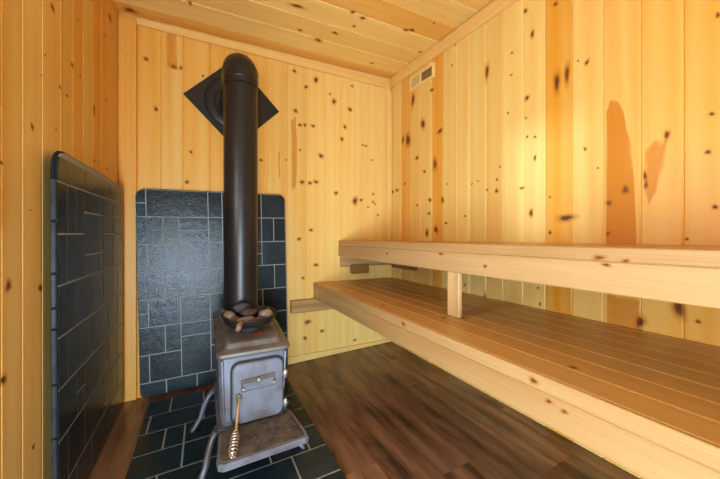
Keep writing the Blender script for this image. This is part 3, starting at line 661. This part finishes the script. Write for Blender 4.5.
# ------------------------------------------------------------------ benches
def knots_on(mb, fn, lst, sd):
    for i, (a, b, ra, rb) in enumerate(lst): mb.mark(fn, a, b, ra, rb, seed=sd + i)
YE = YB - .002; YS = YF + .02
Y_ = (0, 1, 0); Z_ = (0, 0, 1)
up = thing('upper_bench', 'narrower upper pine sauna bench along the right wall held by a short post', 'bench', (.943, 0, .79))
bx0 = .943; ztopb = .913
mb = MB(); mb.plank((bx0, YS, .7906), Y_, (1, 0, 0), Z_, YE - YS, .038, .0842, .003, .42)
knots_on(mb, lambda a, b, n: Vector((bx0 - n, a, b)), [(1.487, .845, .012, .006), (1.039, .865, .014, .007), (.414, .866, .012, .006), (.80, .83, .01, .006)], 40)
mb.obj('front_rail', [M['bench'], M['knot']], up)
x = bx0; k = 0
while x < XR - .02:
    w = min(.089, XR - .003 - x); mb = MB()
    mb.plank((x, YS, ztopb - .038), Y_, (1, 0, 0), Z_, YE - YS, w, .0375, .003, .42 if k == 0 else .5)
    if k == 0: knots_on(mb, lambda a, b, n: Vector((bx0 - n, a, b)), [(.372, .879, .010, .005), (.43, .884, .016, .007)], 60)
    mb.obj('seat_board', [M['bench'] if k == 0 else M['seat'], M['knot']], up); x += w + .0032; k += 1
mb = MB(); mb.plank((.957, YE, .708), (1, 0, 0), (0, 0, 1), (0, -1, 0), XR - .003 - .957, .0822, .038, .003, .6); mb.obj('end_ledger', M['bench'], up)
mb = MB(); mb.plank((XR - .041, YS, .792), Y_, (1, 0, 0), Z_, YE - YS - .04, .038, .0825, .003, .3); mb.obj('wall_ledger', M['bench'], up)
mb = MB(); mb.plank((1.028, YE - .039, .655), (1, 0, 0), Z_, (0, -1, 0), .15, .070, .036, .003, .9, .6); mb.obj('support_block', M['seat'], up)  # both blocks darkened in colour for the unlit space under the bench
mb = MB(); mb.plank((XR - .039, 1.83, .690), Y_, Z_, (1, 0, 0), .30, .1, .036, .003, .9, .6); mb.obj('support_block', M['seat'], up)
for yy in (1.25, .62, 0.0):
    mb = MB(); mb.plank((bx0 + .0385, yy, .793), (1, 0, 0), Y_, Z_, XR - .042 - bx0 - .0385, .038, .081, .003, .3); mb.obj('cross_brace', M['bench'], up)
mb = MB(); mb.plank((bx0 + .003, .937, .6), Z_, Y_, (1, 0, 0), .190, .067, .020, .003, .03, 1.03); mb.obj('support_post', M['bench'], up)

lo = thing('lower_bench', 'wider lower pine sauna bench with slatted seat below the upper bench', 'bench', (.737, 0, .48))
lx0 = .737; ztl = .599
mb = MB(); mb.plank((lx0, YS, .4826), Y_, (1, 0, 0), Z_, YE - YS, .038, .078, .003, .42)
PLw = lambda a, b, n: Vector((lx0 - n, a, b))
knots_on(mb, PLw, [(.44, .545, .009, .006), (.405, .538, .008, .006)], 80)
mb.obj('front_rail', [M['bench'], M['knot']], lo)
mb = MB(); mb.plank((lx0, YS, ztl - .038), Y_, (1, 0, 0), Z_, YE - YS, .012, .0375, .002, .36); knots_on(mb, PLw, [(1.035, .580, .013, .009), (.478, .579, .011, .009)], 90); mb.obj('nosing', [M['bench'], M['knot']], lo)
x = lx0 + .0125; k = 0
while x < XR - .02:
    w = min(.089, XR - .003 - x); mb = MB()
    mb.plank((x, YS, ztl - .038), Y_, (1, 0, 0), Z_, YE - YS, w, .0375, .003, [.15, .35, .42, .3, .5, .38, .45, .4][k % 8], 1)
    kk = [(.80, 1.30), (.905, .98), (.97, .93), (1.02, .55), (.86, .45), (1.2, .8), (1.1, 1.4)]
    for i, (a, b) in enumerate(kk):
        if x + .015 < a < x + w - .015: mb.mark(lambda p, q, n: Vector((p, q, ztl - .0005 + n)), a, b, .010, .014, seed=200 + i)
    mb.obj('seat_board', [M['seat'], M['knot']] if k else [M['seat'], M['knot']], lo); x += w + .0032; k += 1
mb = MB(); mb.plank((.562, YE, .390), (1, 0, 0), Z_, (0, -1, 0), XR - .003 - .562, .0915, .038, .003, .75); mb.obj('end_ledger', M['bench'], lo)
mb = MB(); mb.plank((XR - .041, YS, .484), Y_, (1, 0, 0), Z_, YE - YS - .04, .038, .076, .003, .3); mb.obj('wall_ledger', M['bench'], lo)
for yy in (1.3, .6, -.1):
    mb = MB(); mb.plank((lx0 + .0385, yy, .484), (1, 0, 0), Y_, Z_, XR - .042 - lx0 - .0385, .038, .076, .003, .3); mb.obj('cross_brace', M['bench'], lo)

# ------------------------------------------------------------------ wall vent
vent = thing('wall_vent', 'small cream rectangular air vent high on right wall near the corner', 'vent', (XR, 1.775, 2.115))
xv = XR - .001
fv = lambda a, b, d: Vector((xv - d, a, b))
def sheared(y0, y1, z0, z1, s=.057): return [(y0, z0 + s * (y0 - 1.775)), (y1, z0 + s * (y1 - 1.775)), (y1, z1 + s * (y1 - 1.775)), (y0, z1 + s * (y0 - 1.775))]
mb = MB(); mb.prism(sheared(1.64, 1.915, 2.062, 2.162), fv, 0, .006); mb.obj('back_plate', M['vent'], vent)
mb = MB()
for q in (sheared(1.64, 1.915, 2.062, 2.078), sheared(1.64, 1.915, 2.146, 2.162), sheared(1.64, 1.656, 2.0785, 2.1455), sheared(1.899, 1.915, 2.0785, 2.1455), sheared(1.778, 1.79, 2.0785, 2.1455)):
    mb.prism(q, fv, .0062, .017, .003)
mb.obj('frame', M['vent'], vent)
mb = MB(); mb.prism(sheared(1.792, 1.897, 2.0795, 2.1445), fv, .0064, .011, .002); mb.prism(sheared(1.875, 1.884, 2.085, 2.139), fv, .0111, .019, .002); mb.obj('damper', M['ventpanel'], vent)
mb = MB()
for k in range(2):
    y0 = 1.659 + k * .060; mb.prism(sheared(y0, y0 + .056, 2.0795, 2.1445), fv, .0064, .0085)
    for j in range(6): mb.prism(sheared(y0 + .003, y0 + .053, 2.082 + j * .0105, 2.082 + j * .0105 + .005), fv, .0087, .013, .001)
mb.obj('grille', M['ventdark'], vent)

# ------------------------------------------------------------------ daylight through the doorway
def area(name, loc, tgt, sx, sy, power, col):
    l = bpy.data.lights.new(name, 'AREA'); l.shape = 'RECTANGLE'; l.size = sx; l.size_y = sy; l.energy = power; l.color = col
    o = bpy.data.objects.new(name, l); COL.objects.link(o); o.location = loc
    o.rotation_euler = (Vector(tgt) - Vector(loc)).to_track_quat('-Z', 'Y').to_euler(); return o
area('daylight_window', (XL - .12, (WY0 + WY1) / 2, (WZ0 + WZ1) / 2), (2, (WY0 + WY1) / 2, (WZ0 + WZ1) / 2 - .1), .54, .34, 15, (.97, .98, 1.0))
area('daylight_door', (-.22, -.98, .52), (-.10, 1.5, .52), .42, .8, 72, (.66, .83, 1.0))
sl = bpy.data.lights.new('low_sun', 'SUN'); sl.energy = 2.0; sl.angle = math.radians(6); sl.color = (.48, .68, 1.0)
so = bpy.data.objects.new('low_sun', sl); COL.objects.link(so); so.location = (-3, .4, 1.4)
so.rotation_euler = Vector((1.867, .15, -.06)).to_track_quat('-Z', 'Y').to_euler()
W = bpy.data.worlds.new('World'); SC.world = W; W.use_nodes = True
bg = W.node_tree.nodes['Background']; bg.inputs[0].default_value = (.72, .85, 1, 1); bg.inputs[1].default_value = .35

# ------------------------------------------------------------------ camera
cam = bpy.data.cameras.new('camera'); cam.sensor_width = 36; cam.lens = 304 / 720 * 36; cam.clip_start = .01
cam.shift_y = -2 / 720
co = bpy.data.objects.new('camera', cam); COL.objects.link(co)
co.location = (0, 0, EYE); co.rotation_euler = (PI / 2, 0, -math.radians(27.3))
SC.camera = co
SC.view_settings.view_transform = 'Standard'; SC.view_settings.look = 'None'; SC.view_settings.gamma = 1; SC.view_settings.exposure = 0.24
SC.cycles.max_bounces = 14; SC.cycles.diffuse_bounces = 10; SC.cycles.glossy_bounces = 5; SC.cycles.transparent_max_bounces = 12
SC.cycles.sample_clamp_indirect = 8
